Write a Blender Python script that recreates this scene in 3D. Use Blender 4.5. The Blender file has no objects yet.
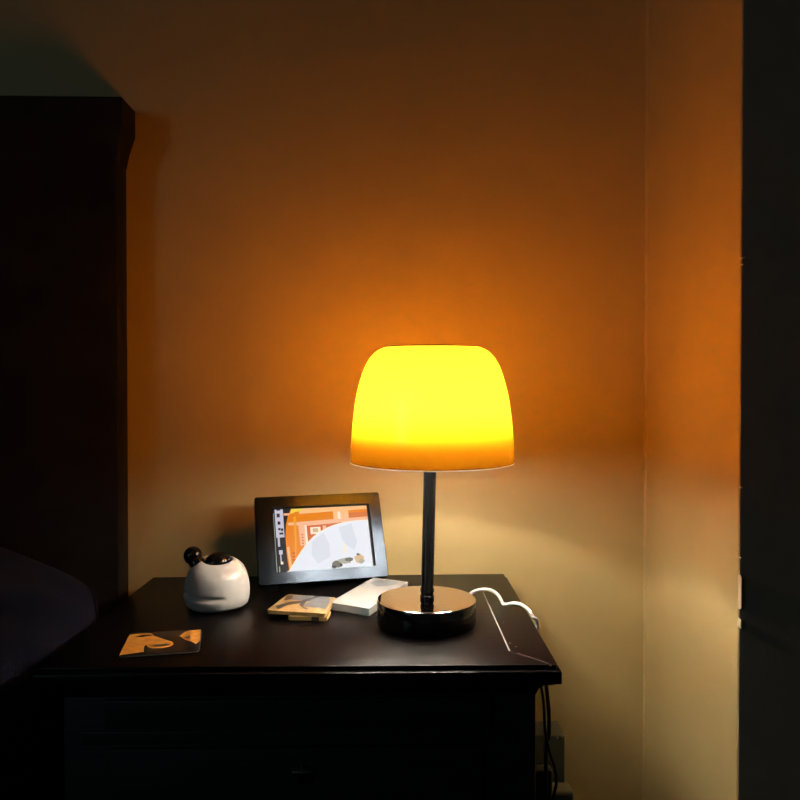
import bpy, bmesh, math, random
from mathutils import Vector, Matrix

C = bpy.context.scene.collection
SC = bpy.context.scene
PI = math.pi
R = math.radians
TOP = 0.62                      # height of the nightstand top above the floor

# ------------------------------------------------------------------ camera
CZ = TOP + 0.305
PITCH, YAW = R(0.9), R(1.7)
SHIFT = -0.0130
FWD = Vector((math.sin(YAW) * math.cos(PITCH), math.cos(YAW) * math.cos(PITCH), -math.sin(PITCH)))
RGT = Vector((math.cos(YAW), -math.sin(YAW), 0))
UPV = RGT.cross(FWD)
CAM = Vector((0, 0, CZ))
cd = bpy.data.cameras.new('camera')
cd.sensor_width = 36
cd.lens = 36
cd.clip_start = 0.01
cd.shift_y = SHIFT
cam = bpy.data.objects.new('camera', cd)
C.objects.link(cam)
cam.matrix_world = Matrix.Translation(CAM) @ Matrix((RGT, UPV, -FWD)).transposed().to_4x4()
SC.camera = cam


def ray(px, py):
    return FWD + RGT * ((px - 400) / 800) + UPV * ((400 - py) / 800 + SHIFT)


def atz(px, py, z=0.0):                 # point at height z above the nightstand top
    d = ray(px, py)
    return CAM + d * ((TOP + z - CZ) / d.z)


def aty(px, py, y):                     # point at world depth y
    d = ray(px, py)
    return CAM + d * (y / d.y)


# ------------------------------------------------------------------ materials
def node_mat(name):
    m = bpy.data.materials.new(name)
    m.use_nodes = True
    nt = m.node_tree
    return m, nt, nt.nodes['Principled BSDF']


def mat(name, col, rough=0.5, metal=0.0, spec=0.5, noise=0.0, nscale=60, bump=0.0, bscale=200, coat=0.0,
        stretch=None, sheen=0.0):
    m, nt, b = node_mat(name)
    b.inputs['Base Color'].default_value = (*col, 1)
    b.inputs['Roughness'].default_value = rough
    b.inputs['Metallic'].default_value = metal
    b.inputs['Specular IOR Level'].default_value = spec
    b.inputs['Coat Weight'].default_value = coat
    b.inputs['Sheen Weight'].default_value = sheen
    if noise or bump:
        tc = nt.nodes.new('ShaderNodeTexCoord')
        mp = nt.nodes.new('ShaderNodeMapping')
        nt.links.new(tc.outputs['Object'], mp.inputs['Vector'])
        if stretch:
            mp.inputs['Scale'].default_value = stretch
    if noise:
        n = nt.nodes.new('ShaderNodeTexNoise')
        n.inputs['Scale'].default_value = nscale
        n.inputs['Detail'].default_value = 5
        nt.links.new(mp.outputs[0], n.inputs['Vector'])
        r = nt.nodes.new('ShaderNodeValToRGB')
        r.color_ramp.elements[0].position = 0.3
        r.color_ramp.elements[1].position = 0.7
        r.color_ramp.elements[0].color = (*[c * (1 - noise) for c in col], 1)
        r.color_ramp.elements[1].color = (*[min(1, c * (1 + noise)) for c in col], 1)
        nt.links.new(n.outputs['Fac'], r.inputs[0])
        nt.links.new(r.outputs[0], b.inputs['Base Color'])
    if bump:
        n2 = nt.nodes.new('ShaderNodeTexNoise')
        n2.inputs['Scale'].default_value = bscale
        n2.inputs['Detail'].default_value = 4
        nt.links.new(mp.outputs[0], n2.inputs['Vector'])
        bp = nt.nodes.new('ShaderNodeBump')
        bp.inputs['Strength'].default_value = bump
        bp.inputs['Distance'].default_value = 0.002
        nt.links.new(n2.outputs['Fac'], bp.inputs['Height'])
        nt.links.new(bp.outputs[0], b.inputs['Normal'])
    return m


def emis(name, col, s, gloss=False):
    m, nt, b = node_mat(name)
    b.inputs['Base Color'].default_value = (0.01, 0.01, 0.01, 1) if gloss else (0, 0, 0, 1)
    b.inputs['Roughness'].default_value = 0.3
    b.inputs['Specular IOR Level'].default_value = 0.1 if gloss else 0.5
    b.inputs['Emission Color'].default_value = (*col, 1)
    b.inputs['Emission Strength'].default_value = s
    return m


def srgb(r, g, b):
    f = lambda c: (c / 255 / 12.92) if c / 255 <= 0.04045 else ((c / 255 + 0.055) / 1.055) ** 2.4
    return (f(r), f(g), f(b))


M = {}
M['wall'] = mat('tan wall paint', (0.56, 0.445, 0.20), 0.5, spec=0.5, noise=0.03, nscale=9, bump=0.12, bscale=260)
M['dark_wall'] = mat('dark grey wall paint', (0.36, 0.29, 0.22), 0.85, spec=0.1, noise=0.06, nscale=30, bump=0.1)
M['room'] = mat('room wall paint', (0.20, 0.18, 0.15), 0.8, spec=0.2, noise=0.04, nscale=5)
M['ceil'] = mat('ceiling paint', (0.22, 0.21, 0.20), 0.9, noise=0.03, nscale=5)
M['floor'] = mat('dark floor boards', (0.06, 0.04, 0.03), 0.5, noise=0.3, nscale=6, stretch=(8, 1, 1))
M['wood'] = mat('espresso wood', (0.0050, 0.0038, 0.0037), 0.33, spec=0.11, noise=0.35, nscale=14, stretch=(1, 12, 12),
                bump=0.10, bscale=40)
M['wood2'] = mat('espresso wood dark', (0.024, 0.022, 0.023), 0.42, spec=0.25, noise=0.3, nscale=14, stretch=(1, 12, 12))
M['headwood'] = mat('headboard wood', (0.018, 0.016, 0.016), 0.6, spec=0.08, noise=0.3, nscale=14, stretch=(1, 12, 1))
M['joint'] = mat('worn joint highlight', (0.32, 0.31, 0.30), 0.5)
M['blackgap'] = mat('black recess', (0.003, 0.003, 0.003), 0.8, spec=0.1)
M['chrome'] = mat('smoked chrome', (0.72, 0.68, 0.64), 0.045, metal=1)
M['blackchrome'] = mat('black chrome', (0.004, 0.004, 0.004), 0.06, spec=0.14)
M['blackside'] = mat('black polished side', (0.006, 0.006, 0.007), 0.10, spec=0.45)
M['socket'] = mat('white socket plastic', (0.75, 0.73, 0.70), 0.5)
M['cap'] = mat('dark cap metal', (0.05, 0.035, 0.03), 0.4, metal=0.6)
M['bezel'] = mat('satin gunmetal bezel', (0.024, 0.031, 0.042), 0.21, metal=1)
M['bezel_side'] = mat('black plastic', (0.008, 0.008, 0.009), 0.4, spec=0.3)
M['ceramic'] = mat('white ceramic', (0.60, 0.61, 0.60), 0.3, spec=0.5, noise=0.02, nscale=30)
M['blackgloss'] = mat('black glossy glaze', (0.006, 0.006, 0.007), 0.12, spec=0.5)
M['whitebox'] = mat('white carton', (0.39, 0.39, 0.385), 0.45, noise=0.02)
M['boxgrey'] = mat('grey blue print', (0.22, 0.25, 0.28), 0.4, noise=0.1)
M['boxcream'] = mat('cream print', (0.43, 0.40, 0.36), 0.45)
M['boxteal'] = mat('pale teal print', (0.30, 0.37, 0.38), 0.4, noise=0.05)
M['cardorange'] = mat('orange pattern', (0.72, 0.32, 0.055), 0.25, noise=0.18, nscale=120)
M['cardblack'] = mat('black print', (0.006, 0.007, 0.010), 0.2, spec=0.4)
M['cardrim'] = mat('clear card rim', (0.45, 0.38, 0.30), 0.15)
M['tan'] = mat('tan print', (0.50, 0.32, 0.12), 0.35, noise=0.2, nscale=140)
M['greycard'] = mat('grey print', (0.19, 0.20, 0.205), 0.35, noise=0.15, nscale=100)
M['brown'] = mat('dark brown print', (0.035, 0.025, 0.02), 0.3)
M['cable'] = mat('white cable plastic', (0.80, 0.80, 0.78), 0.35)
M['blackcable'] = mat('black cable rubber', (0.012, 0.012, 0.013), 0.4)
M['bluecable'] = mat('dark blue cable rubber', (0.035, 0.04, 0.06), 0.45)
M['navy'] = mat('navy cotton', (0.010, 0.0125, 0.030), 0.95, spec=0.05, sheen=0.05, noise=0.2, nscale=30, bump=0.3, bscale=500)
M['bedding'] = mat('black bedding', (0.007, 0.007, 0.010), 0.95, spec=0.05, noise=0.3, nscale=10)
M['bin'] = mat('grey plastic', (0.12, 0.13, 0.12), 0.5, noise=0.06, nscale=20)
M['bin2'] = mat('pale grey plastic', (0.22, 0.26, 0.26), 0.45)
M['bin3'] = mat('dark grey plastic', (0.06, 0.06, 0.06), 0.5)
M['chromebit'] = mat('bright metal', (0.8, 0.78, 0.72), 0.15, metal=1)
M['pull'] = mat('aged silver metal', (0.85, 0.85, 0.84), 0.3, metal=1)
M['pull_dark'] = mat('tarnished metal', (0.012, 0.012, 0.012), 0.4, metal=1)
M['chip'] = mat('bare plaster', (0.75, 0.66, 0.50), 0.8)
M['winframe'] = mat('white window paint', (0.7, 0.7, 0.68), 0.5)


def shade_mats():
    # inner layer: opal white glass, half reflecting, half letting light through
    m1, nt, b = node_mat('opal inner glass')
    nt.nodes.remove(b)
    out = nt.nodes['Material Output']
    d = nt.nodes.new('ShaderNodeBsdfDiffuse'); d.inputs[0].default_value = (0.94, 0.925, 0.89, 1)
    t = nt.nodes.new('ShaderNodeBsdfTranslucent'); t.inputs[0].default_value = (0.96, 0.94, 0.90, 1)
    mx = nt.nodes.new('ShaderNodeMixShader'); mx.inputs[0].default_value = 0.28
    nt.links.new(d.outputs[0], mx.inputs[1]); nt.links.new(t.outputs[0], mx.inputs[2])
    nt.links.new(mx.outputs[0], out.inputs[0])
    # outer layer: amber glass
    m2, nt, b = node_mat('amber outer glass')
    nt.nodes.remove(b)
    out = nt.nodes['Material Output']
    d = nt.nodes.new('ShaderNodeBsdfDiffuse'); d.inputs[0].default_value = (0.75, 0.24, 0.012, 1)
    t = nt.nodes.new('ShaderNodeBsdfTranslucent'); t.inputs[0].default_value = (0.98, AMBER_G, AMBER_B, 1)
    mx = nt.nodes.new('ShaderNodeMixShader'); mx.inputs[0].default_value = 0.97
    nt.links.new(d.outputs[0], mx.inputs[1]); nt.links.new(t.outputs[0], mx.inputs[2])
    # weaker glow of the lower band painted in: amber darkened toward the lip
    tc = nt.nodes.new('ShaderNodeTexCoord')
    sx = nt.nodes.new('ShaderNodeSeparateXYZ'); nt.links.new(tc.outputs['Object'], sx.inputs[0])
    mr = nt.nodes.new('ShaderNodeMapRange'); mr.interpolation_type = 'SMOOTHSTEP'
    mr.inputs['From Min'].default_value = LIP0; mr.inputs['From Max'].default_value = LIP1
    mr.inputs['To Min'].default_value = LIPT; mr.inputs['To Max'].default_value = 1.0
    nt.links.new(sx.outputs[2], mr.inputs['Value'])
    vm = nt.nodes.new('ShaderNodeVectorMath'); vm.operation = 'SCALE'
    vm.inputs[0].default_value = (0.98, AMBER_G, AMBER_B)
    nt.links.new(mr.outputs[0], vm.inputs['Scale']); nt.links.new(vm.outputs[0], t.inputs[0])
    g = nt.nodes.new('ShaderNodeBsdfGlossy'); g.inputs['Roughness'].default_value = 0.08
    mx2 = nt.nodes.new('ShaderNodeMixShader'); mx2.inputs[0].default_value = 0.03
    nt.links.new(mx.outputs[0], mx2.inputs[1]); nt.links.new(g.outputs[0], mx2.inputs[2])
    nt.links.new(mx2.outputs[0], out.inputs[0])
    return m1, m2


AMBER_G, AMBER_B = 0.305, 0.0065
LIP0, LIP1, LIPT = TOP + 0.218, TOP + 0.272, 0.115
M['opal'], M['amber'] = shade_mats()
M['bulb'] = emis('lit bulb', (1.0, 0.90, 0.77), 1430.0)
M['rim'] = mat('pale glass rim', (0.95, 0.80, 0.45), 0.2)


# ------------------------------------------------------------------ mesh helpers
def finish(name, bm, mats, parent=None, smooth=False, auto=None):
    if not isinstance(mats, (list, tuple)):
        mats = [mats]
    bmesh.ops.recalc_face_normals(bm, faces=bm.faces[:])
    me = bpy.data.meshes.new(name)
    bm.to_mesh(me)
    bm.free()
    for m in mats:
        me.materials.append(m)
    o = bpy.data.objects.new(name, me)
    C.objects.link(o)
    if smooth or auto:
        for p in me.polygons:
            p.use_smooth = True
    if auto:
        me.set_sharp_from_angle(angle=R(auto))
    if parent is not None:
        o.parent = parent
        if parent.type == 'EMPTY':
            o.matrix_parent_inverse = Matrix.Translation(-parent.location)
    return o


def thing(name, label, cat, loc, group=None):
    o = bpy.data.objects.new(name, None)
    C.objects.link(o)
    o.empty_display_size = 0.03
    o.location = loc
    o['label'] = label
    o['category'] = cat
    if group:
        o['group'] = group
    return o


def tag(o, label, cat, group=None):
    o['label'] = label
    o['category'] = cat
    if group:
        o['group'] = group
    return o


def struct(o):
    o['kind'] = 'structure'
    return o


def box(bm, x0, x1, y0, y1, z0, z1, mi=0, bevel=0, seg=2):
    vs = [bm.verts.new((x, y, z)) for z in (z0, z1) for y in (y0, y1) for x in (x0, x1)]
    fs = [bm.faces.new([vs[i] for i in q]) for q in
          ((0, 2, 3, 1), (4, 5, 7, 6), (0, 1, 5, 4), (2, 6, 7, 3), (0, 4, 6, 2), (1, 3, 7, 5))]
    for f in fs:
        f.material_index = mi
    if bevel:
        es = list({e for f in fs for e in f.edges})
        r = bmesh.ops.bevel(bm, geom=es, offset=bevel, segments=seg, affect='EDGES', profile=0.5)
        for f in r['faces']:
            f.material_index = mi
    return vs


def prism(bm, pts, z0, z1, mi=0, mi_side=None, bevel=0, seg=2):
    """pts: list of (x, y) outline; extruded z0..z1"""
    lo = [bm.verts.new((p[0], p[1], z0)) for p in pts]
    hi = [bm.verts.new((p[0], p[1], z1)) for p in pts]
    n = len(pts)
    fs = [bm.faces.new(lo[::-1]), bm.faces.new(hi)]
    fs[0].material_index = mi
    fs[1].material_index = mi
    for i in range(n):
        f = bm.faces.new((lo[i], lo[(i + 1) % n], hi[(i + 1) % n], hi[i]))
        f.material_index = mi if mi_side is None else mi_side
        fs.append(f)
    if bevel:
        es = list({e for f in fs for e in f.edges})
        bmesh.ops.bevel(bm, geom=es, offset=bevel, segments=seg, affect='EDGES', profile=0.5, clamp_overlap=True)
    return lo, hi


def lathe(bm, prof, n=64, mfun=None, closed=False, cx=0, cy=0, cz=0, rfun=None):
    rings = []
    for (r, z) in prof:
        if r < 1e-6:
            rings.append([bm.verts.new((cx, cy, cz + z))])
        else:
            ring = []
            for i in range(n):
                a = 2 * PI * i / n
                rr = r if rfun is None else rfun(r, z, a)
                ring.append(bm.verts.new((cx + rr * math.cos(a), cy + rr * math.sin(a), cz + z)))
            rings.append(ring)
    m = len(rings)
    for k in range(m if closed else m - 1):
        A, B = rings[k], rings[(k + 1) % m]
        for i in range(n):
            j = (i + 1) % n
            if len(A) == 1 and len(B) == 1:
                continue
            if len(A) == 1:
                f = bm.faces.new((A[0], B[i], B[j]))
            elif len(B) == 1:
                f = bm.faces.new((A[i], A[j], B[0]))
            else:
                f = bm.faces.new((A[i], A[j], B[j], B[i]))
            f.material_index = mfun(k) if mfun else 0
    return rings


def catmull(pts, n=10):
    P = [Vector(p) for p in pts]
    P = [P[0] * 2 - P[1]] + P + [P[-1] * 2 - P[-2]]
    out = []
    for i in range(1, len(P) - 2):
        a, b, c, d = P[i - 1:i + 3]
        for k in range(n):
            t = k / n
            out.append(0.5 * ((2 * b) + (c - a) * t + (2 * a - 5 * b + 4 * c - d) * t * t + (3 * b - a - 3 * c + d) * t ** 3))
    out.append(P[-2].copy())
    return out


def tube(bm, path, rad, n=10, mi=0):
    path = [Vector(p) for p in path]
    rings = []
    up = Vector((0.13, 0.21, 0.97)).normalized()
    for i, p in enumerate(path):
        t = (path[min(i + 1, len(path) - 1)] - path[max(i - 1, 0)]).normalized()
        u = t.cross(up)
        if u.length < 1e-3:
            u = t.cross(Vector((1, 0, 0)))
        u.normalize()
        v = u.cross(t)
        r = rad(i / (len(path) - 1)) if callable(rad) else rad
        rings.append([bm.verts.new(p + (u * math.cos(2 * PI * k / n) + v * math.sin(2 * PI * k / n)) * r) for k in range(n)])
    for A, B in zip(rings, rings[1:]):
        for k in range(n):
            bm.faces.new((A[k], A[(k + 1) % n], B[(k + 1) % n], B[k])).material_index = mi
    bm.faces.new(rings[0][::-1]).material_index = mi
    bm.faces.new(rings[-1]).material_index = mi


def sphere(bm, c, r, u=24, v=16, mi=0, sx=1, sy=1, sz=1):
    mtx = Matrix.Translation(c) @ Matrix.Diagonal((r * sx, r * sy, r * sz, 1))
    res = bmesh.ops.create_uvsphere(bm, u_segments=u, v_segments=v, radius=1, matrix=mtx)
    for vtx in res['verts']:
        for f in vtx.link_faces:
            f.material_index = mi


NB = bmesh.new

# ------------------------------------------------------------------ the room
WY = 1.262                                   # back wall
RX = aty(646.5, 400, WY).x                   # right wall
dd = ray(739.3, 400)
RY = dd.y * (RX / dd.x)                      # where the right wall ends in an outer corner
HGT = 2.6


def wall(name, *b, m='wall'):
    bm = NB()
    box(bm, *b)
    return struct(finish(name, bm, M[m]))


wall('floor', -2.8, 1.8, -2.6, WY + 0.1, -0.1, 0, m='floor')
wall('ceiling', -2.8, 1.8, -2.6, WY + 0.1, HGT, HGT + 0.1, m='ceil')
wall('wall_back', -2.8, RX + 0.1, WY, WY + 0.12, 0, HGT)
wall('wall_front', -2.8, 1.8, -2.7, -2.6, 0, HGT, m='room')
wall('wall_right_far', 1.8, 1.9, -2.6, RY + 0.03, 0, HGT, m='room')

# right wall: short stretch with a softly rounded outer edge, then its dark return
bm = NB()
rr = 0.0015
pts = [(RX + 0.1, WY), (RX, WY)]
for k in range(0, 13):
    a = k / 12 * PI / 2
    pts.append((RX + rr - rr * math.cos(a), RY + rr - rr * math.sin(a)))
pts.append((RX + 0.1, RY))
prism(bm, pts, 0, HGT)
struct(finish('wall_right', bm, M['wall']))
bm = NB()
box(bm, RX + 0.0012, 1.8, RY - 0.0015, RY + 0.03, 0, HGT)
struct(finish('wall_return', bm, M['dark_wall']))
# bead down the inner corner
bm = NB()
bw = 0.0036
prism(bm, [(RX, WY), (RX - bw, WY), (RX - bw * 0.8, WY - bw * 0.55), (RX - bw * 0.5, WY - bw * 0.85), (RX, WY - bw)], 0, HGT)
struct(finish('trim_1', bm, M['wall'], auto=60))

# left wall with a window, beyond the bed and out of the frame
wy0, wy1, wz0, wz1 = -2.5, -1.1, 1.0, 2.25
fx0, fx1 = -2.9, -2.8
bm = NB()
box(bm, fx0, fx1, -2.7, wy0, 0, HGT)
box(bm, fx0, fx1, wy1, WY + 0.12, 0, HGT)
box(bm, fx0, fx1, wy0, wy1, 0, wz0)
box(bm, fx0, fx1, wy0, wy1, wz1, HGT)
struct(finish('wall_left', bm, M['room']))
bm = NB()
fw = 0.05
box(bm, fx0 + 0.02, fx1 + 0.01, wy0, wy1, wz0, wz0 + fw)
box(bm, fx0 + 0.02, fx1 + 0.01, wy0, wy1, wz1 - fw, wz1)
for yy in (wy0, (wy0 + wy1) / 2 - fw / 2, wy1 - fw):
    box(bm, fx0 + 0.02, fx1 + 0.01, yy, yy + fw, wz0 + fw, wz1 - fw)
win = struct(finish('window_1', bm, M['winframe']))
bm = NB()
box(bm, fx0 + 0.05, fx0 + 0.056, wy0 + 0.01, wy1 - 0.01, wz0 + 0.01, wz1 - 0.01)
gm, nt, b = node_mat('window glass')
nt.nodes.remove(b)
tr = nt.nodes.new('ShaderNodeBsdfTransparent')
gl = nt.nodes.new('ShaderNodeBsdfGlossy'); gl.inputs['Roughness'].default_value = 0.02
mx = nt.nodes.new('ShaderNodeMixShader'); mx.inputs[0].default_value = 0.06
nt.links.new(tr.outputs[0], mx.inputs[1]); nt.links.new(gl.outputs[0], mx.inputs[2])
nt.links.new(mx.outputs[0], nt.nodes['Material Output'].inputs[0])
finish('glass_pane', bm, gm, win)

# ------------------------------------------------------------------ bed: headboard, mattress
bed = thing('bed', 'dark wooden bed with tall flat headboard and moulded top, left edge of the photo', 'bed', (-1.2, 0.4, 0))
HF, HB = 1.208, WY - 0.004
hx = aty(127.5, 350, HB).x
ztop = aty(60, 96, HF - 0.011).z
bm = NB()
box(bm, -1.95, hx, HF, HB, 0.03, ztop - 0.09, bevel=0.002)
finish('headboard', bm, M['headwood'], bed, auto=35)
# crown moulding: profile swept along the top, returned on the right end
cw = aty(135.3, 120, HB).x - hx
h = ztop
prof = [(0.0, h - 0.092), (cw * 0.12, h - 0.084), (cw * 0.3, h - 0.072), (cw * 0.62, h - 0.057), (cw * 0.92, h - 0.046), (cw, h - 0.040),
        (cw, h - 0.003), (cw * 0.9, h - 0.001), (cw * 0.75, h), (0.0, h)]
bm = NB()
secs = []
for (d, z) in prof:
    secs.append([bm.verts.new(p) for p in
                 ((-1.95 - d, HB, z), (-1.95 - d, HF - d, z), (hx + d, HF - d, z), (hx + d, HB, z))])
for A, B in zip(secs, secs[1:]):
    for i in range(3):
        bm.faces.new((A[i], A[i + 1], B[i + 1], B[i]))
bm.faces.new(secs[-1])
finish('crown_moulding', bm, M['headwood'], bed, auto=25)
bm = NB()
box(bm, -1.93, hx - 0.05, -0.75, HF - 0.012, 0.22, 0.40, bevel=0.05, seg=5)
finish('mattress', bm, M['bedding'], bed, auto=50)
bm = NB()
box(bm, -1.94, hx - 0.045, -0.77, HF - 0.008, 0.12, 0.215, bevel=0.004)
finish('side_rail', bm, M['headwood'], bed, auto=40)
for (lx, ly) in ((-1.9, -0.7), (hx - 0.10, -0.7), (-1.9, 1.1), (hx - 0.10, 1.1)):
    bm = NB()
    box(bm, lx - 0.03, lx + 0.03, ly - 0.03, ly + 0.03, 0, 0.119, bevel=0.003)
    finish('leg', bm, M['headwood'], bed)

# pillow, plump with a corner toward the nightstand
bm = NB()
NU, NV = 40, 30
pw, pd, pt = 0.34, 0.22, 0.085


def pil(u, v, s):
    e = 2.6
    ru = (1 - abs(u) ** e)
    rv = (1 - abs(v) ** e)
    hgt = (max(ru, 0) * max(rv, 0)) ** 0.42
    pinch = 1 - 0.07 * (1 - abs(u) ** 2) * abs(v) ** 3 * 0.6
    wr = 0.004 * math.sin(9 * u + 5 * v * v) * hgt + 0.003 * math.sin(17 * v - 7 * u) * hgt
    return Vector((u * pw * (1 - 0.16 * v * v), v * pd * (1 - 0.2 * u * u), s * pt * hgt + wr))


grid = {}
for s in (1, -1):
    for i in range(NU + 1):
        for j in range(NV + 1):
            u, v = -1 + 2 * i / NU, -1 + 2 * j / NV
            edge = i in (0, NU) or j in (0, NV)
            key = (i, j, 0 if edge else s)
            if key not in grid:
                grid[key] = bm.verts.new(pil(u, v, s))
for s in (1, -1):
    for i in range(NU):
        for j in range(NV):
            q = []
            for (a, b2) in ((i, j), (i + 1, j), (i + 1, j + 1), (i, j + 1)):
                e = a in (0, NU) or b2 in (0, NV)
                q.append(grid[(a, b2, 0 if e else s)])
            if len(set(q)) == 4:
                bm.faces.new(q)
pm = Matrix.Translation((-0.684, 0.945, 0.606)) @ Matrix.Rotation(R(-4), 4, 'Z') @ Matrix.Rotation(R(24), 4, 'X') @ Matrix.Rotation(R(10), 4, 'Y')
bmesh.ops.transform(bm, matrix=pm, verts=bm.verts[:])
pillow = tag(finish('pillow', bm, M['navy'], smooth=True), 'plump navy cotton pillow on the bed, left of the nightstand', 'pillow')
pp = [pm @ pil(u, v, 0) for (u, v) in
      [(-1 + 2 * k / 30, -1) for k in range(30)] + [(1, -1 + 2 * k / 24) for k in range(24)] +
      [(1 - 2 * k / 30, 1) for k in range(30)] + [(-1, 1 - 2 * k / 24) for k in range(25)]]
bm = NB()
tube(bm, pp, 0.0028, 8)
finish('piping', bm, M['navy'], pillow, smooth=True)

# ------------------------------------------------------------------ nightstand
c_bl = atz(150, 577, 0); c_br = atz(507, 573.5, 0)
c_fr = atz(562.5, 671.5, -0.005); c_fl = atz(31, 675, -0.005)
ns = thing('nightstand', 'dark espresso wooden nightstand carrying the lamp, with moulded top edge', 'nightstand',
           ((c_fl.x + c_fr.x) / 2, (c_fl.y + c_bl.y) / 2, 0))


def q2(cs):
    return [(c.x, c.y) for c in cs]


def inset(cs, l, r, f, b):
    fl, fr, br, bl = [Vector((c[0], c[1])) for c in cs]
    ux, uy = (fr - fl).normalized(), (br - fr).normalized()
    return [fl + ux * l + uy * f, fr - ux * r + uy * f, br - ux * r - uy * b, bl + ux * l - uy * b]


Q = q2((c_fl, c_fr, c_br, c_bl))
bm = NB()
prism(bm, Q, TOP - 0.0195, TOP - 0.005, bevel=0.0022)
prism(bm, inset(Q, 0.005, 0.005, 0.0065, 0.001), TOP - 0.006, TOP, bevel=0.0012)
# cove under the slab
cove = [(0.004, -0.0195), (0.008, -0.0225), (0.016, -0.026), (0.021, -0.031), (0.0235, -0.038)]
secs = []
for (d, z) in cove:
    secs.append([bm.verts.new((p.x, p.y, TOP + z)) for p in inset(Q, d, d, d, 0.004)])
for A, B in zip(secs, secs[1:]):
    for i in range(4):
        j = (i + 1) % 4
        bm.faces.new((A[i], A[j], B[j], B[i]))
finish('tabletop', bm, M['wood'], ns, auto=28)
# thin worn joint lines of the mitred border, caught light painted in pale
bm = NB()


def strip(a, b, w0, w1, z=0.0003):
    a = Vector((a.x, a.y, TOP + z)); b = Vector((b.x, b.y, TOP + z))
    n = Vector((-(b - a).y, (b - a).x, 0)).normalized()
    lo = [a - n * w0, b - n * w1, b + n * w1, a + n * w0]
    prism(bm, [(p.x, p.y) for p in lo], TOP - 0.0005, TOP + z)


strip(atz(483, 592), atz(509.5, 651), 0.0006, 0.0007)
strip(atz(517.5, 653), atz(549, 664), 0.00015, 0.0005)
for (px, py, w) in ((510, 643.3, .0008), (516, 646.8, .0008), (503.5, 622.5, .0006), (550.5, 665.5, .0011)):
    p = atz(px, py)
    prism(bm, [(p.x + w * math.cos(k), p.y + w * math.sin(k)) for k in (0, 1.2, 2.5, 3.8, 5.1)], TOP - 0.0005, TOP + 0.0004)
finish('joint_line', bm, M['joint'], ns)['label'] = 'worn joint line with painted highlight near the right front corner'
# dark joint at the back of the right border
# body
B = inset(Q, 0.0235, 0.0235, 0.0235, 0.004)
fy = (B[0].y + B[1].y) / 2
ang = math.atan2((B[1] - B[0]).y, (B[1] - B[0]).x)
bm = NB()
prism(bm, B, 0.02, TOP - 0.03, bevel=0.002)
finish('carcass', bm, M['wood2'], ns, auto=30)
fmx = Matrix.Translation((B[0].x, B[0].y, 0)) @ Matrix.Rotation(ang, 4, 'Z')     # x along the front, -y outward
L = (B[1] - B[0]).length


def frontpiece(name, boxes, m, parent, bevel=0.0015, auto=30):
    bm = NB()
    for b_ in boxes:
        box(bm, *b_, bevel=bevel)
    bmesh.ops.transform(bm, matrix=fmx, verts=bm.verts[:])
    return finish(name, bm, m, parent, auto=auto)


def front_z(py):
    return aty(300, py, fy - 0.004).z


zb1, zb2 = front_z(727), front_z(747)
frontpiece('frieze', [(0.045, L - 0.05, -0.006, 0.002, zb1, TOP - 0.04)], M['wood2'], ns)
frontpiece('drawer_rail', [(0.02, L - 0.02, -0.003, 0.002, zb2 + 0.003, zb1 - 0.004)], M['wood2'], ns)
dr = frontpiece('drawer', [(0.052, L - 0.06, -0.008, 0.002, zb2 - 0.165, zb2)], M['wood2'], ns)
frontpiece('drawer', [(0.052, L - 0.06, -0.008, 0.002, zb2 - 0.36, zb2 - 0.18)], M['wood2'], ns)
frontpiece('plinth', [(-0.006, L + 0.006, -0.008, 0.002, 0.0, 0.075)], M['wood2'], ns)
# drop pull
hp = aty(302, 771, fy - 0.012)
bm = NB()
box(bm, hp.x - 0.0105, hp.x + 0.0105, hp.y - 0.004, hp.y + 0.007, hp.z - 0.0012, hp.z + 0.0012, bevel=0.0006)
tube(bm, [(hp.x, hp.y + 0.006, hp.z + 0.004), (hp.x, hp.y - 0.004, hp.z + 0.004)], 0.0017, 10)
v = [bm.verts.new(p) for p in ((hp.x - 0.008, hp.y - 0.002, hp.z - 0.003), (hp.x + 0.008, hp.y - 0.002, hp.z - 0.003), (hp.x, hp.y - 0.005, hp.z - 0.015),
                               (hp.x - 0.008, hp.y + 0.001, hp.z - 0.003), (hp.x + 0.008, hp.y + 0.001, hp.z - 0.003), (hp.x, hp.y + 0.001, hp.z - 0.015))]
for q in ((0, 2, 1), (3, 4, 5), (0, 1, 4, 3), (1, 2, 5, 4), (2, 0, 3, 5)):
    bm.faces.new([v[i] for i in q])
for f in bm.faces:
    if f.calc_center_median().z < hp.z - 0.002:
        f.material_index = 1
finish('handle', bm, [M['pull'], M['pull_dark']], dr, auto=30)['label'] = 'small silver drop pull'

# ------------------------------------------------------------------ table lamp
lb = atz(426.4, 623.8, 0)
LD = lb.y
lamp = thing('table_lamp', 'lit table lamp with amber glass dome shade and round polished base on the nightstand', 'lamp', lb)


def lz(py):                                    # height above the lamp foot for a pixel row at the lamp's axis
    return aty(428, py, LD).z - TOP


SCL = 800 / lb.length if False else 800 / ((lb - CAM).dot(FWD))
BR = 49.6 / SCL
bh = lz(598.3)
TILT = Matrix.Translation(lb) @ Matrix.Rotation(R(1.3), 4, 'Y')
# foot
bm = NB()
lathe(bm, [(0, 0.0006), (BR - 0.002, 0.0006), (BR - 0.0008, 0.0015), (BR, 0.004), (BR, bh - 0.0016), (BR - 0.0005, bh - 0.0006)], 96,
      cx=lb.x, cy=lb.y, cz=lb.z)
finish('base', bm, M['blackside'], lamp, auto=40)
bm = NB()
lathe(bm, [(BR - 0.0005, bh - 0.0006), (BR - 0.0014, bh), (0, bh)], 96, cx=lb.x, cy=lb.y, cz=lb.z)
finish('base_plate', bm, M['chrome'], lamp, auto=10)['label'] = 'polished mirror top of the lamp base'
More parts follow.
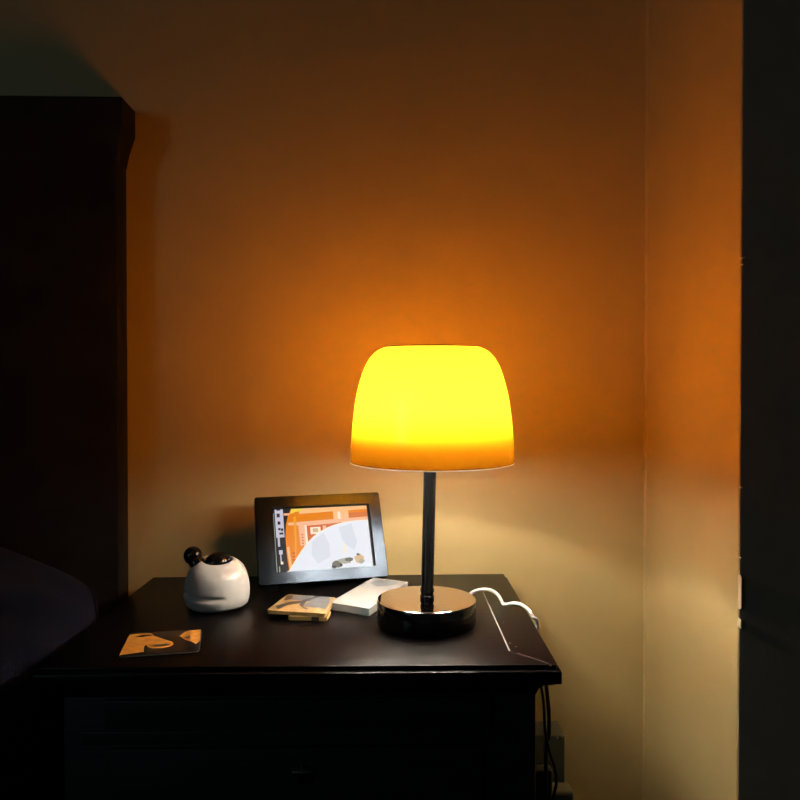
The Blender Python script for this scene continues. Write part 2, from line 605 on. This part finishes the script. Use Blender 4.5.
# stem
rim_z, top_z = lz(461.5), lz(347.5)
disc_z = 0.231
DR, BHT = 0.044, 0.036
sr = 6.3 / SCL
bm = NB()
lathe(bm, [(0, bh - 0.001), (sr * 1.12, bh - 0.001), (sr * 1.12, bh + 0.004), (sr * 1.0, bh + 0.0048), (sr * 1.0, bh + 0.0075),
           (sr * 1.1, bh + 0.0083), (sr * 1.1, bh + 0.0125), (sr, bh + 0.0135), (sr, disc_z - 0.03), (0, disc_z - 0.03)], 40)
bmesh.ops.transform(bm, matrix=TILT, verts=bm.verts[:])
finish('stem', bm, M['blackchrome'], lamp, auto=40)
# socket cup and bulb inside the shade
bm = NB()
lathe(bm, [(0, disc_z - 0.030), (0.011, disc_z - 0.030), (0.013, disc_z - 0.014), (0.026, disc_z - 0.004), (DR, disc_z - 0.0015), (DR, disc_z), (0, disc_z)], 40, mfun=lambda k: 1 if k == 6 else 0)
bmesh.ops.transform(bm, matrix=TILT, verts=bm.verts[:])
finish('socket', bm, [M['bezel_side'], M['socket']], lamp, auto=40)
bm = NB()
bp = [(0, disc_z + 0.0005), (0.0115, disc_z + 0.0005)]
for k in range(0, 11):
    a = k / 10 * PI / 2
    bp.append((0.0115 * math.cos(a) if k < 10 else 0, disc_z + 0.027 + (BHT - 0.027) * math.sin(a)))
lathe(bm, bp, 32)
bmesh.ops.transform(bm, matrix=TILT, verts=bm.verts[:])
finish('bulb', bm, M['bulb'], lamp, auto=60)['label'] = 'lit frosted bulb'
# glass shade: outline measured from the photograph, amber outside and opal inside
op = [(82.0, 0.0), (81.9, 8), (81.6, 16), (80.9, 26), (79.9, 38), (78.6, 49), (77.2, 60), (75.3, 70), (72.8, 80), (70.0, 89), (66.8, 97),
      (62.8, 104), (58.0, 109.5), (52.5, 113.2), (48.0, 114.9)]
outer = [(r * 0.99 / SCL, rim_z + (top_z - rim_z) * (dz / 114.9)) for r, dz in op]
sm = []
for i in range(len(outer) - 1):
    a, b_ = outer[i], outer[i + 1]
    sm += [a, ((a[0] + b_[0]) / 2, (a[1] + b_[1]) / 2)]
sm.append(outer[-1])
outer = sm
th = 0.0032
inner = []
for i, (r, z) in enumerate(outer):
    a, b_ = outer[max(0, i - 1)], outer[min(len(outer) - 1, i + 1)]
    t = Vector((b_[0] - a[0], b_[1] - a[1])).normalized()
    inner.append((r - t.y * th, z + t.x * th if i else z))
TS = Matrix.Translation(lb + Vector((5.6 / SCL, 0, 0)))
bm = NB()
lathe(bm, outer, 96)
shade = None
bmesh.ops.transform(bm, matrix=TS, verts=bm.verts[:])
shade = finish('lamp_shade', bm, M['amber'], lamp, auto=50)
bm = NB()
lathe(bm, inner + [(outer[-1][0] - 0.0002, outer[-1][1])], 96)
bmesh.ops.transform(bm, matrix=TS, verts=bm.verts[:])
finish('opal_lining', bm, M['opal'], shade, auto=50)
CR = outer[-1][0] + 0.0004
bm = NB()
ro, ri = outer[0][0], inner[0][0]
lathe(bm, [(ro + 0.0002, rim_z + 0.0002), (ro + 0.0003, rim_z - 0.0008), ((ro + ri) / 2, rim_z - 0.0014), (ri - 0.0002, rim_z - 0.0008), (ri - 0.0002, rim_z + 0.0002)], 96, closed=True)
bmesh.ops.transform(bm, matrix=TS, verts=bm.verts[:])
finish('rim', bm, M['opal'], shade, auto=80)['label'] = 'pale glass rim'
bm = NB()
lathe(bm, [(0, top_z - 0.0002), (CR - 0.0006, top_z - 0.0002), (CR, top_z + 0.0003), (CR, top_z + 0.0010), (CR - 0.001, top_z + 0.0015), (0, top_z + 0.0017)], 64)
bmesh.ops.transform(bm, matrix=TS, verts=bm.verts[:])
finish('cap', bm, M['cap'], lamp, auto=40)['label'] = 'thin dark metal cap'

# lamp cable
pts = []
for (px, py, z) in ((466, 597, 0.0035), (473, 592, 0.008), (481, 589.6, 0.016), (490, 590, 0.018), (498, 595, 0.013), (503, 603.5, 0.0035),
                    (507, 604.5, 0.004), (514, 603.2, 0.010), (522, 605, 0.012), (529, 610.5, 0.010), (533.3, 618, 0.006)):
    pts.append(atz(px, py, z))
pts.pop()
e = pts[-1]


def edge_x(y):
    t = (y - c_fr.y) / (c_br.y - c_fr.y)
    return c_fr.x + (c_br.x - c_fr.x) * t


ey = atz(533.5, 620, 0).y
pts += [Vector((edge_x(ey) - 0.0022, ey, TOP + 0.0040)), Vector((edge_x(ey) + 0.0022, ey, TOP + 0.0006)), Vector((edge_x(ey) + 0.0033, ey + 0.002, TOP - 0.008)), Vector((edge_x(ey) + 0.0031, ey + 0.006, TOP - 0.03)),
        Vector((edge_x(ey) + 0.0031, ey + 0.02, TOP - 0.10)), Vector((edge_x(ey) + 0.003, ey + 0.03, TOP - 0.30))]
bm = NB()
tube(bm, catmull(pts, 10), 0.0023, 12)
finish('cable', bm, M['cable'], lamp, smooth=True)['label'] = 'white cable'

# ------------------------------------------------------------------ digital photo frame
fz = 0.010
f_bl, f_br = atz(259, 586, fz), atz(388.8, 576.4, fz)
ax = (f_br - f_bl)
FW = ax.length
ax.normalize()
nh = Vector((ax.y, -ax.x, 0))                      # horizontal direction the frame faces
TIL = R(26)
FU = (Vector((0, 0, math.cos(TIL))) - nh * math.sin(TIL))
FN = ax.cross(FU)
if FN.dot(nh) < 0:
    FN = -FN
FH = 0.1305
FM = Matrix((ax, FU, FN)).transposed().to_4x4()
FM.translation = f_bl
frame = thing('digital_photo_frame', 'tilted black digital photo frame showing an orange and white picture, behind the white box', 'photo frame',
              Vector(((f_bl.x + f_br.x) / 2, (f_bl.y + f_br.y) / 2, TOP)))
u0, u1, v0, v1 = 0.0262, FW - 0.0172, 0.0172, FH - 0.0165    # screen opening


def rrect(x0, x1, y0, y1, r, n=5):
    out = []
    for (cx, cy, a0) in ((x1 - r, y0 + r, -90), (x1 - r, y1 - r, 0), (x0 + r, y1 - r, 90), (x0 + r, y0 + r, 180)):
        for k in range(n + 1):
            a = R(a0 + 90 * k / n)
            out.append((cx + r * math.cos(a), cy + r * math.sin(a)))
    return out


# case behind the bezel
bm = NB()
prism(bm, rrect(0.0006, FW - 0.0006, 0.0006, FH - 0.0006, 0.003), -0.018, -0.0078, bevel=0.0015)
bmesh.ops.transform(bm, matrix=FM, verts=bm.verts[:])
finish('case', bm, M['bezel_side'], frame, auto=35)
# bezel ring: outer rounded, stepped down to the screen
bm = NB()
n = 5
oo = rrect(0, FW, 0, FH, 0.0035, n)
ii = rrect(u0, u1, v0, v1, 0.0002, n)
o0 = [bm.verts.new((x, y, -0.0079)) for x, y in oo]
o1 = [bm.verts.new((x, y, -0.0008)) for x, y in oo]
oo2 = rrect(0.0008, FW - 0.0008, 0.0008, FH - 0.0008, 0.003, n)
o2 = [bm.verts.new((x, y, 0)) for x, y in oo2]
i1 = [bm.verts.new((x, y, 0)) for x, y in ii]
i0 = [bm.verts.new((x, y, -0.0079)) for x, y in ii]
N_ = len(oo)
for A, B2, mi in ((o0, o1, 0), (o1, o2, 0), (o2, i1, 0), (i1, i0, 1), (i0, o0, 1)):
    for k in range(N_):
        j = (k + 1) % N_
        bm.faces.new((A[k], A[j], B2[j], B2[k])).material_index = mi
bmesh.ops.transform(bm, matrix=FM, verts=bm.verts[:])
finish('bezel', bm, [M['bezel'], M['bezel_side']], frame, auto=30)
# kickstand
bm = NB()
kx = FW * 0.5
kt = FM @ Vector((kx, FH * 0.72, -0.018))
box(bm, -0.02, 0.02, -0.002, 0.002, 0, 1)
bot = Vector((kt.x, kt.y, 0)) - nh * 0.012
bot.z = TOP + 0.001
dk = kt - bot
mk = Matrix((ax, -nh.lerp(Vector((0, 0, 0)), 0), dk)).transposed().to_4x4()
mk.translation = bot
bmesh.ops.transform(bm, matrix=mk, verts=bm.verts[:])
finish('kickstand', bm, M['bezel_side'], frame)
# small feet under the lower edge
for fx in (0.02, FW - 0.02):
    bm = NB()
    p = FM @ Vector((fx, 0.001, -0.010))
    box(bm, p.x - 0.008, p.x + 0.008, p.y - 0.004, p.y + 0.005, TOP + 0.0004, p.z + 0.002)
    finish('foot', bm, M['bezel_side'], frame)

# the screen: one panel with its picture
SW, SH = u1 - u0, v1 - v0
SCOL = [('navy', srgb(24, 24, 34)), ('lavender', srgb(196, 196, 212)), ('orange', srgb(228, 128, 16)), ('paleorange', srgb(244, 186, 128)),
        ('amber', srgb(238, 158, 40)), ('salmon', srgb(240, 178, 140)), ('brick', srgb(204, 92, 34)), ('cream', srgb(240, 226, 206)),
        ('snow', srgb(222, 226, 236)), ('snow2', srgb(208, 213, 225)), ('olive', srgb(96, 98, 88)), ('sage', srgb(158, 160, 146)),
        ('sand', srgb(206, 172, 128)), ('rust', srgb(214, 112, 52)), ('lime', srgb(238, 206, 76)), ('ink', srgb(48, 44, 52)), ('black', srgb(8, 8, 10))]
SI = {k: i for i, (k, _) in enumerate(SCOL)}
SM = [emis('screen ' + k, c, 1.0, True) for k, c in SCOL]
bm = NB()
lay = [0]


def poly(pts, col):
    """pts in screen units: u right, v down, 0..1"""
    lay[0] += 1
    z = -0.0072 + lay[0] * 0.000018
    f = bm.faces.new([bm.verts.new((u0 + u * SW, v1 - v * SH, z)) for u, v in pts])
    f.material_index = SI[col]


def rect(a, b_, c, d, col):
    poly([(a, c), (b_, c), (b_, d), (a, d)], col)


rect(-0.01, 1.01, -0.01, 1.01, 'navy')
poly([(0.20, 0), (1, 0), (1, 0.5), (0.30, 0.9), (0.13, 0.98), (0.115, 0.7), (0.115, 0.45), (0.13, 0.25), (0.16, 0.1)], 'orange')
poly([(0.27, 0), (1, 0), (1, 0.075), (0.27, 0.105)], 'paleorange')
poly([(0.19, 0.02), (0.30, 0.0), (0.30, 0.055), (0.23, 0.07), (0.18, 0.10)], 'lime')
rect(0.11, 0.17, 0.085, 0.12, 'salmon')
poly([(0.27, 0.105), (0.62, 0.09), (0.62, 0.20), (0.25, 0.235)], 'orange')
poly([(0.62, 0.09), (0.78, 0.08), (0.78, 0.22), (0.62, 0.225)], 'paleorange')
rect(0.665, 0.695, 0.10, 0.215, 'cream')
rect(0.72, 0.74, 0.10, 0.215, 'salmon')
poly([(0.78, 0.125), (1, 0.11), (1, 0.20), (0.78, 0.215)], 'rust')
poly([(0.15, 0.235), (1, 0.20), (1, 0.245), (0.24, 0.285), (0.15, 0.275)], 'salmon')
poly([(0.25, 0.285), (1, 0.24), (1, 0.6), (0.33, 0.68), (0.26, 0.6)], 'salmon')
poly([(0.335, 0.30), (1, 0.25), (1, 0.6), (0.34, 0.68)], 'brick')
rect(0.37, 0.475, 0.325, 0.435, 'cream')
rect(0.395, 0.45, 0.345, 0.405, 'sand')
rect(0.50, 0.535, 0.31, 0.37, 'salmon')
rect(0.315, 0.335, 0.29, 0.70, 'cream')
for k in range(7):
    rect(0.275, 0.295, 0.42 + k * 0.045, 0.445 + k * 0.045, 'rust')
poly([(0.205, 0.15), (0.235, 0.14), (0.225, 0.5), (0.20, 0.9), (0.19, 0.9), (0.205, 0.5)], 'amber')
poly([(0.12, 0.62), (0.145, 0.60), (0.16, 0.97), (0.14, 0.97)], 'paleorange')
for k in range(5):
    rect(0.165, 0.20, 0.70 + k * 0.05, 0.725 + k * 0.05, 'brick')
# the big white arch
arc = [(0.105, 1.0), (0.135, 0.975), (0.17, 0.90), (0.22, 0.79), (0.275, 0.68), (0.33, 0.58), (0.40, 0.485), (0.475, 0.41), (0.55, 0.355),
       (0.63, 0.315), (0.72, 0.285), (0.81, 0.268), (0.90, 0.262), (1.0, 0.265)]
poly([(a - 0.006, b_ - 0.012) for a, b_ in arc] + [(1.0, 1.0)], 'cream')
poly(arc + [(1.0, 1.0)], 'snow')
poly([(0.38, 0.55), (0.50, 0.42), (0.55, 0.6), (0.55, 0.8), (0.42, 0.9), (0.36, 0.75)], 'snow2')
poly([(0.66, 0.35), (0.80, 0.30), (0.84, 0.6), (0.80, 0.72), (0.70, 0.6)], 'snow2')
poly([(0.695, 0.62), (0.705, 0.57), (0.725, 0.70), (0.72, 0.78), (0.70, 0.78)], 'cream')


def blob(cu, cv, ru, rv, col, n=14, seed=0):
    rnd = random.Random(seed)
    poly([(cu + ru * math.cos(2 * PI * k / n) * rnd.uniform(.75, 1.15), cv + rv * math.sin(2 * PI * k / n) * rnd.uniform(.75, 1.15))
          for k in range(n)], col)


blob(0.61, 0.92, 0.055, 0.06, 'olive', seed=1)
blob(0.70, 0.875, 0.075, 0.05, 'sage', seed=2)
blob(0.74, 0.86, 0.045, 0.035, 'olive', seed=3)
blob(0.845, 0.865, 0.055, 0.075, 'sand', seed=4)
blob(0.835, 0.79, 0.018, 0.022, 'olive', seed=5)
blob(0.865, 0.90, 0.03, 0.035, 'sage', seed=6)
blob(0.58, 0.96, 0.03, 0.025, 'ink', seed=7)
blob(0.65, 0.94, 0.02, 0.03, 'ink', seed=8)
blob(0.72, 0.945, 0.028, 0.022, 'snow', seed=9)
blob(0.785, 0.945, 0.022, 0.02, 'snow', seed=10)
# left strip
rect(0.022, 0.105, -0.005, 0.46, 'lavender')
rect(-0.005, 0.012, 0.08, 1.0, 'sage')
for (cu, cv, ru, rv) in ((0.055, 0.115, .016, .03), (0.058, 0.235, .014, .025), (0.058, 0.33, .012, .018), (0.085, 0.34, .012, .02), (0.075, 0.40, .02, .016), (0.06, 0.03, .02, .01)):
    rect(cu - ru, cu + ru, cv - rv, cv + rv, 'ink')
rect(0.035, 0.055, 0.46, 0.60, 'lavender')
rect(0.04, 0.075, 0.655, 0.72, 'lavender')
rect(0.05, 0.06, 0.72, 0.86, 'lavender')
rect(0.05, 0.075, 0.83, 0.87, 'cream')
rect(0.03, 0.04, 0.9, 0.985, 'sage')
rect(0.978, 1.01, -0.01, 1.01, 'black')
rect(-0.01, 1.01, -0.01, 0.022, 'black')
bmesh.ops.transform(bm, matrix=FM, verts=bm.verts[:])
me = bpy.data.meshes.new('screen')
for f in bm.faces:
    f.normal_update()
    if f.normal.dot(FN) < 0:
        f.normal_flip()
bm.to_mesh(me); bm.free()
for m in SM:
    me.materials.append(m)
so = bpy.data.objects.new('screen', me)
C.objects.link(so)
so.parent = frame
so.matrix_parent_inverse = Matrix.Translation(-frame.location)
so['label'] = 'lit screen with an orange building and a big white arch'

# ------------------------------------------------------------------ white ceramic pot with black ball knob
pc = atz(217.3, 606, 0)
PSC = 800 / ((pc - CAM).dot(FWD))
pot = thing('ceramic_pot', 'small round white ceramic pot with black ball knob and black opening', 'pot', pc)
prp = [(0, 0.0), (22, 0.0), (27, 1.0), (30, 3.6), (31.4, 8), (32, 13), (32.0, 17), (31.8, 21), (31.0, 27), (29.2, 33), (26.2, 38.5), (22, 43), (18.5, 45.6), (16.5, 46.6),
       (15.0, 46.4), (14.2, 45.0), (14.0, 41), (13.5, 37), (0, 36)]
rs = []
for i in range(len(prp) - 1):
    for k in range(3):
        t = k / 3
        rs.append((prp[i][0] + (prp[i + 1][0] - prp[i][0]) * t, prp[i][1] + (prp[i + 1][1] - prp[i][1]) * t))
rs.append(prp[-1])
rs = [(r / PSC, z / PSC) for r, z in rs]


def groove(r, z, a):
    if r < 28 / PSC:
        return r
    d = math.atan2(math.sin(a - R(229)), math.cos(a - R(229)))      # front-left
    w = max(0.0, min(1.0, (R(66) - abs(d)) / R(9)))
    zz = z * PSC - (15.5 + 1.2 * (d / R(62)) * -1)
    g = math.exp(-(zz / 1.6) ** 2)
    lip = 0.7 * math.exp(-((zz + 4.5) / 3.0) ** 2)
    return r - (3.2 * g - lip) * w / PSC


bm = NB()
lathe(bm, rs, 96, rfun=groove)
for v in bm.verts:                                       # the mouth tips toward the viewer: lower front, higher back left
    hz = v.co.z * PSC
    if hz > 30:
        k = (hz - 30) / 16
        xx = v.co.x * PSC
        v.co.z += (v.co.y * PSC * 0.10 - xx * 0.03 + (xx / 16) ** 2 * 1.0 - 0.5) * k / PSC
bmesh.ops.transform(bm, matrix=Matrix.Translation(pc), verts=bm.verts[:])
finish('body', bm, M['ceramic'], pot, smooth=True)
bm = NB()
sphere(bm, pc + Vector((1.0 / PSC, 1.5 / PSC, 43.5 / PSC)), 13.3 / PSC, sz=0.78)
sphere(bm, pc + Vector((11.5 / PSC, -4 / PSC, 47.0 / PSC)), 2.6 / PSC, 14, 10)
finish('lid', bm, M['blackgloss'], pot, smooth=True)['label'] = 'black glossy domed lid'
bm = NB()
k0 = pc + Vector((-14.5 / PSC, -5 / PSC, 37 / PSC))
k1 = pc + Vector((-24.0 / PSC, 0 / PSC, 50.0 / PSC))
tube(bm, [k0, k0.lerp(k1, 0.5), k1], 7.6 / PSC, 24)
sphere(bm, k1 + Vector((0, 0, 0.001)), 9.2 / PSC)
finish('knob', bm, M['blackgloss'], pot, smooth=True)['label'] = 'black glossy ball knob'

# ------------------------------------------------------------------ flat black card at the left, with orange patches
def card(name, top, z0, z1, mats, bevel, corner=0.0, parent=None):
    """top: four pixel corners of the upper face (fl, fr, br, bl)"""
    P = [atz(px, py, z1) for px, py in top]
    pts2 = []
    for i, p in enumerate(P):
        a, b_ = P[i - 1], P[(i + 1) % 4]
        if corner:
            da, db = (a - p).normalized() * corner, (b_ - p).normalized() * corner
            for k in range(6):
                t = k / 5
                pts2.append(((p + da) * (1 - t) ** 2 + p * 2 * t * (1 - t) + (p + db) * t * t))
        else:
            pts2.append(p)
    bm = NB()
    prism(bm, [(p.x, p.y) for p in pts2], TOP + z0, TOP + z1, 0, 1, bevel=bevel, seg=2)
    return bm


def flat(bm, pix, z, mi):
    lo = [atz(px, py, z) for px, py in pix]
    vs = [bm.verts.new((p.x, p.y, TOP + z)) for p in lo]
    f = bm.faces.new(vs)
    f.material_index = mi
    return f


def zz(ox, oy, s, pts):
    return [(ox + x / s, oy + y / s) for x, y in pts]


def finish_keep(name, bm, mats, parent=None, auto=30):
    for f in bm.faces:
        f.normal_update()
        if len(f.edges) and all(len(e.link_faces) == 1 for e in f.edges) and f.normal.z < 0:
            f.normal_flip()
    me = bpy.data.meshes.new(name)
    bm.to_mesh(me); bm.free()
    for m in mats:
        me.materials.append(m)
    o = bpy.data.objects.new(name, me)
    C.objects.link(o)
    if parent is not None:
        o.parent = parent
        if parent.type == 'EMPTY':
            o.matrix_parent_inverse = Matrix.Translation(-parent.location)
    return o


bm = card('c', [(118.5, 656), (199, 650.5), (202.3, 629.2), (129, 633.2)], 0.0003, 0.003, None, 0.0005, 0.006)
s_ = 800 / 110
flat(bm, zz(110, 620, s_, [(66, 258), (142, 106), (200, 99), (298, 97), (325, 116), (390, 138), (452, 158), (462, 175), (440, 192), (380, 205), (310, 207),
                           (278, 198), (265, 182), (250, 190), (246, 232), (160, 243)]), 0.00312, 2)
flat(bm, zz(110, 620, s_, [(505, 115), (540, 88), (572, 76), (660, 68), (655, 150), (625, 176), (595, 158), (545, 142)]), 0.00312, 2)
flat(bm, zz(110, 620, s_, [(185, 122), (240, 108), (300, 104), (310, 112), (230, 124)]), 0.00318, 0)
flat(bm, zz(110, 620, s_, [(290, 185), (400, 172), (445, 172), (420, 186), (330, 196)]), 0.00318, 3)
flat(bm, zz(110, 620, s_, [(530, 128), (580, 112), (590, 130), (560, 138)]), 0.00318, 3)
o = finish_keep('patterned_card', bm, [M['cardblack'], M['cardrim'], M['cardorange'], M['brown']])
tag(o, 'flat glossy card with orange and black pattern, alone in front of the pot', 'card')

# tan patterned case lying on a smaller tan box
bm = card('c', [(288.5, 616.0), (326.8, 617.5), (331, 611.0), (293, 609.5)], 0.0003, 0.0055, None, 0.0004)
o = finish_keep('small_box', bm, [M['tan'], M['tan']])
tag(o, 'small thin tan box under the patterned case', 'box')
bm = NB()
Pq = [atz(311.5, 616.95, 0.0055), atz(319, 617.2, 0.0055)]
dvec = (Pq[1] - Pq[0]).normalized()
nrm = Vector((dvec.y, -dvec.x, 0))
pts4 = [Pq[0] + nrm * 0.0006, Pq[1] + nrm * 0.0006, Pq[1] - nrm * 0.004, Pq[0] - nrm * 0.004]
prism(bm, [(p.x, p.y) for p in pts4], TOP + 0.0004, TOP + 0.0056)
finish('black_band', bm, M['brown'], o)['label'] = 'black square mark'

bm = card('c', [(266.8, 610.0), (325.5, 613.6), (336, 597.5), (288, 594.2)], 0.0058, 0.0105, None, 0.0006, 0.004)
zt = 0.0106
s5 = 5.0
flat(bm, zz(260, 570, s5, [(150, 125), (230, 128), (345, 134), (352, 150), (330, 195), (225, 182), (215, 178), (250, 158), (215, 150), (160, 150)]), zt, 2)
flat(bm, zz(260, 570, s5, [(75, 180), (150, 158), (215, 152), (222, 158), (205, 165), (140, 175), (90, 196)]), zt, 3)
flat(bm, zz(260, 570, s5, [(212, 150), (280, 132), (300, 134), (232, 156), (215, 182), (245, 198), (225, 196), (196, 176)]), zt + 0.00006, 3)
flat(bm, zz(260, 570, s5, [(135, 126), (165, 126), (160, 146), (118, 152)]), zt + 0.00006, 3)
o = finish_keep('patterned_case', bm, [M['tan'], M['tan'], M['greycard'], M['brown']])
tag(o, 'thin tan and grey case with dark streaks, between pot and white box', 'case')

# white box leaning toward the lamp base
zb = 0.0105
bm = card('c', [(329.2, 602.3), (369.2, 608.3), (407.8, 581.8), (373.2, 577.4)], 0.0003, zb, None, 0.0007)
flat(bm, zz(260, 570, 5, [(548, 66), (575, 52), (640, 50), (690, 58), (684, 70), (640, 80), (585, 82)]), zb + 0.0001, 2)
flat(bm, zz(260, 570, 5, [(468, 108), (500, 90), (585, 96), (560, 116)]), zb + 0.0001, 3)
o = finish_keep('carton', bm, [M['whitebox'], M['whitebox'], M['boxgrey'], M['boxcream']])
tag(o, 'flat white carton with grey patch lying against the lamp base', 'box')
bm = NB()
P0, P1 = atz(361, 607.1, zb), atz(369.2, 608.3, zb)
dvec = (P1 - P0).normalized()
nrm = Vector((dvec.y, -dvec.x, 0))
pts4 = [P0 + nrm * 0.0004, P1 + nrm * 0.0004, P1 - nrm * 0.002, P0 - nrm * 0.002]
prism(bm, [(p.x, p.y) for p in pts4], TOP + 0.0006, TOP + zb - 0.0006)
finish('end_label', bm, M['boxteal'], o)['label'] = 'pale teal end label'

# ------------------------------------------------------------------ things beside the nightstand, low on the right
def pxbox(name, px0, px1, pytop, yf, depth, m, bevel=0.003, z0=0.0, taper=0.0):
    a = aty(px0, pytop, yf); b_ = aty(px1, pytop, yf)
    bm = NB()
    vs = box(bm, a.x, b_.x, yf, yf + depth, z0, a.z)
    for v in vs:
        if v.co.z > z0 + 0.01:
            v.co.x -= taper * (1 if v.co.x > (a.x + b_.x) / 2 else 0)
    if bevel:
        bmesh.ops.bevel(bm, geom=bm.edges[:], offset=bevel, segments=3, affect='EDGES', profile=0.5)
    return finish(name, bm, m, auto=35), a, b_


o, a, b_ = pxbox('storage_bin', 505, 565, 736, 1.135, 0.05, M['bin'], 0.002)
tag(o, 'tall grey storage bin standing behind the nightstand, right of it', 'bin')
bm = NB()
for px in (557, 562):
    p = aty(px, 737.5, 1.134)
    sphere(bm, p, 0.0022, 12, 8, sz=0.7)
finish('clasp', bm, M['chromebit'], o, smooth=True)['label'] = 'bright metal clasp'
o, a, b_ = pxbox('plastic_box', 540, 575, 793, 1.02, 0.03, M['bin2'], 0.005)
tag(o, 'pale plastic box low in front of the grey bin', 'box')
o, a, b_ = pxbox('power_adapter', 520, 553, 771, 0.985, 0.018, M['bin3'], 0.003)
tag(o, 'dark grey box beside the nightstand, behind the black cable', 'box')

pts = [aty(541, 684, 0.93), aty(544, 705, 0.925), aty(545, 728, 0.92), aty(548.5, 748, 0.92), aty(555, 768, 0.92), aty(556.5, 782, 0.92), aty(553, 800, 0.92),
       aty(551, 830, 0.92), aty(556, 1000, 0.92), aty(575, 1200, 0.90)]
bm = NB()
tube(bm, catmull(pts, 8), 0.0017, 10)
tag(finish('power_cable', bm, M['blackcable'], smooth=True), 'thin black cable hanging down the right side of the nightstand', 'cable')
pts = [aty(546, 682, 0.95), aty(547.5, 697, 0.95), aty(549, 715, 0.95), aty(549, 735, 0.955), aty(546, 760, 0.96), aty(545, 900, 0.96)]
bm = NB()
tube(bm, catmull(pts, 8), 0.0024, 10)
tag(finish('blue_cable', bm, M['bluecable'], smooth=True), 'thicker bluish cable hanging just under the tabletop overhang', 'cable')

# bare plaster chips on the wall's outer edge
for i, (py, hh, w) in enumerate(((258.5, 1.5, 2.0), (265, 0.8, 1.2), (487, 0.9, 0.9), (557, 0.8, 0.8), (590, 20, 0.5), (623, 5.5, 0.9))):
    p = aty(742, py, RY)
    hz, wz_ = hh * 0.00115, w * 0.00115
    bm = NB()
    rnd = random.Random(i)
    k = 9
    lo, hi = [], []
    for q in range(k):
        a = 2 * PI * q / k
        rr_ = rnd.uniform(0.75, 1.1)
        xx = RX + 0.0008 + wz_ * rr_ * math.cos(a)
        lo.append(bm.verts.new((xx, RY + 0.0005, p.z + hz * rr_ * math.sin(a))))
        hi.append(bm.verts.new((xx + 0.0004, RY - 0.0065, p.z + hz * 0.85 * rr_ * math.sin(a))))
    bm.faces.new(lo); bm.faces.new(hi[::-1])
    for q in range(k):
        bm.faces.new((lo[q], lo[(q + 1) % k], hi[(q + 1) % k], hi[q]))
    struct(finish('trim_%d' % (i + 2), bm, M['chip']))

# ------------------------------------------------------------------ daylight (dusk) through the window
w = bpy.data.worlds.new('world')
SC.world = w
w.use_nodes = True
bg = w.node_tree.nodes['Background']
bg.inputs[0].default_value = (0.62, 0.90, 1.0, 1)
bg.inputs[1].default_value = 1.75
pl = bpy.data.lights.new('window_portal', 'AREA')
pl.shape = 'RECTANGLE'
pl.size, pl.size_y = wz1 - wz0, wy1 - wy0
pl.cycles.is_portal = True
po = bpy.data.objects.new('window_portal', pl)
C.objects.link(po)
po.location = (fx0 + 0.03, (wy0 + wy1) / 2, (wz0 + wz1) / 2)
po.rotation_euler = (0, R(-90), 0)

vs = SC.view_settings
vs.view_transform = 'Standard'
vs.look = 'None'
vs.exposure = 0.0
vs.gamma = 1.0
vs.use_curve_mapping = False
cy = SC.cycles
cy.max_bounces = 20
cy.diffuse_bounces = 10
cy.glossy_bounces = 6
cy.transmission_bounces = 16
cy.use_denoising = True
cy.use_guiding = True
cy.use_surface_guiding = True
cy.guiding_training_samples = 64
cy.light_sampling_threshold = 0.0
cy.sample_clamp_indirect = 0
cy.caustics_reflective = False
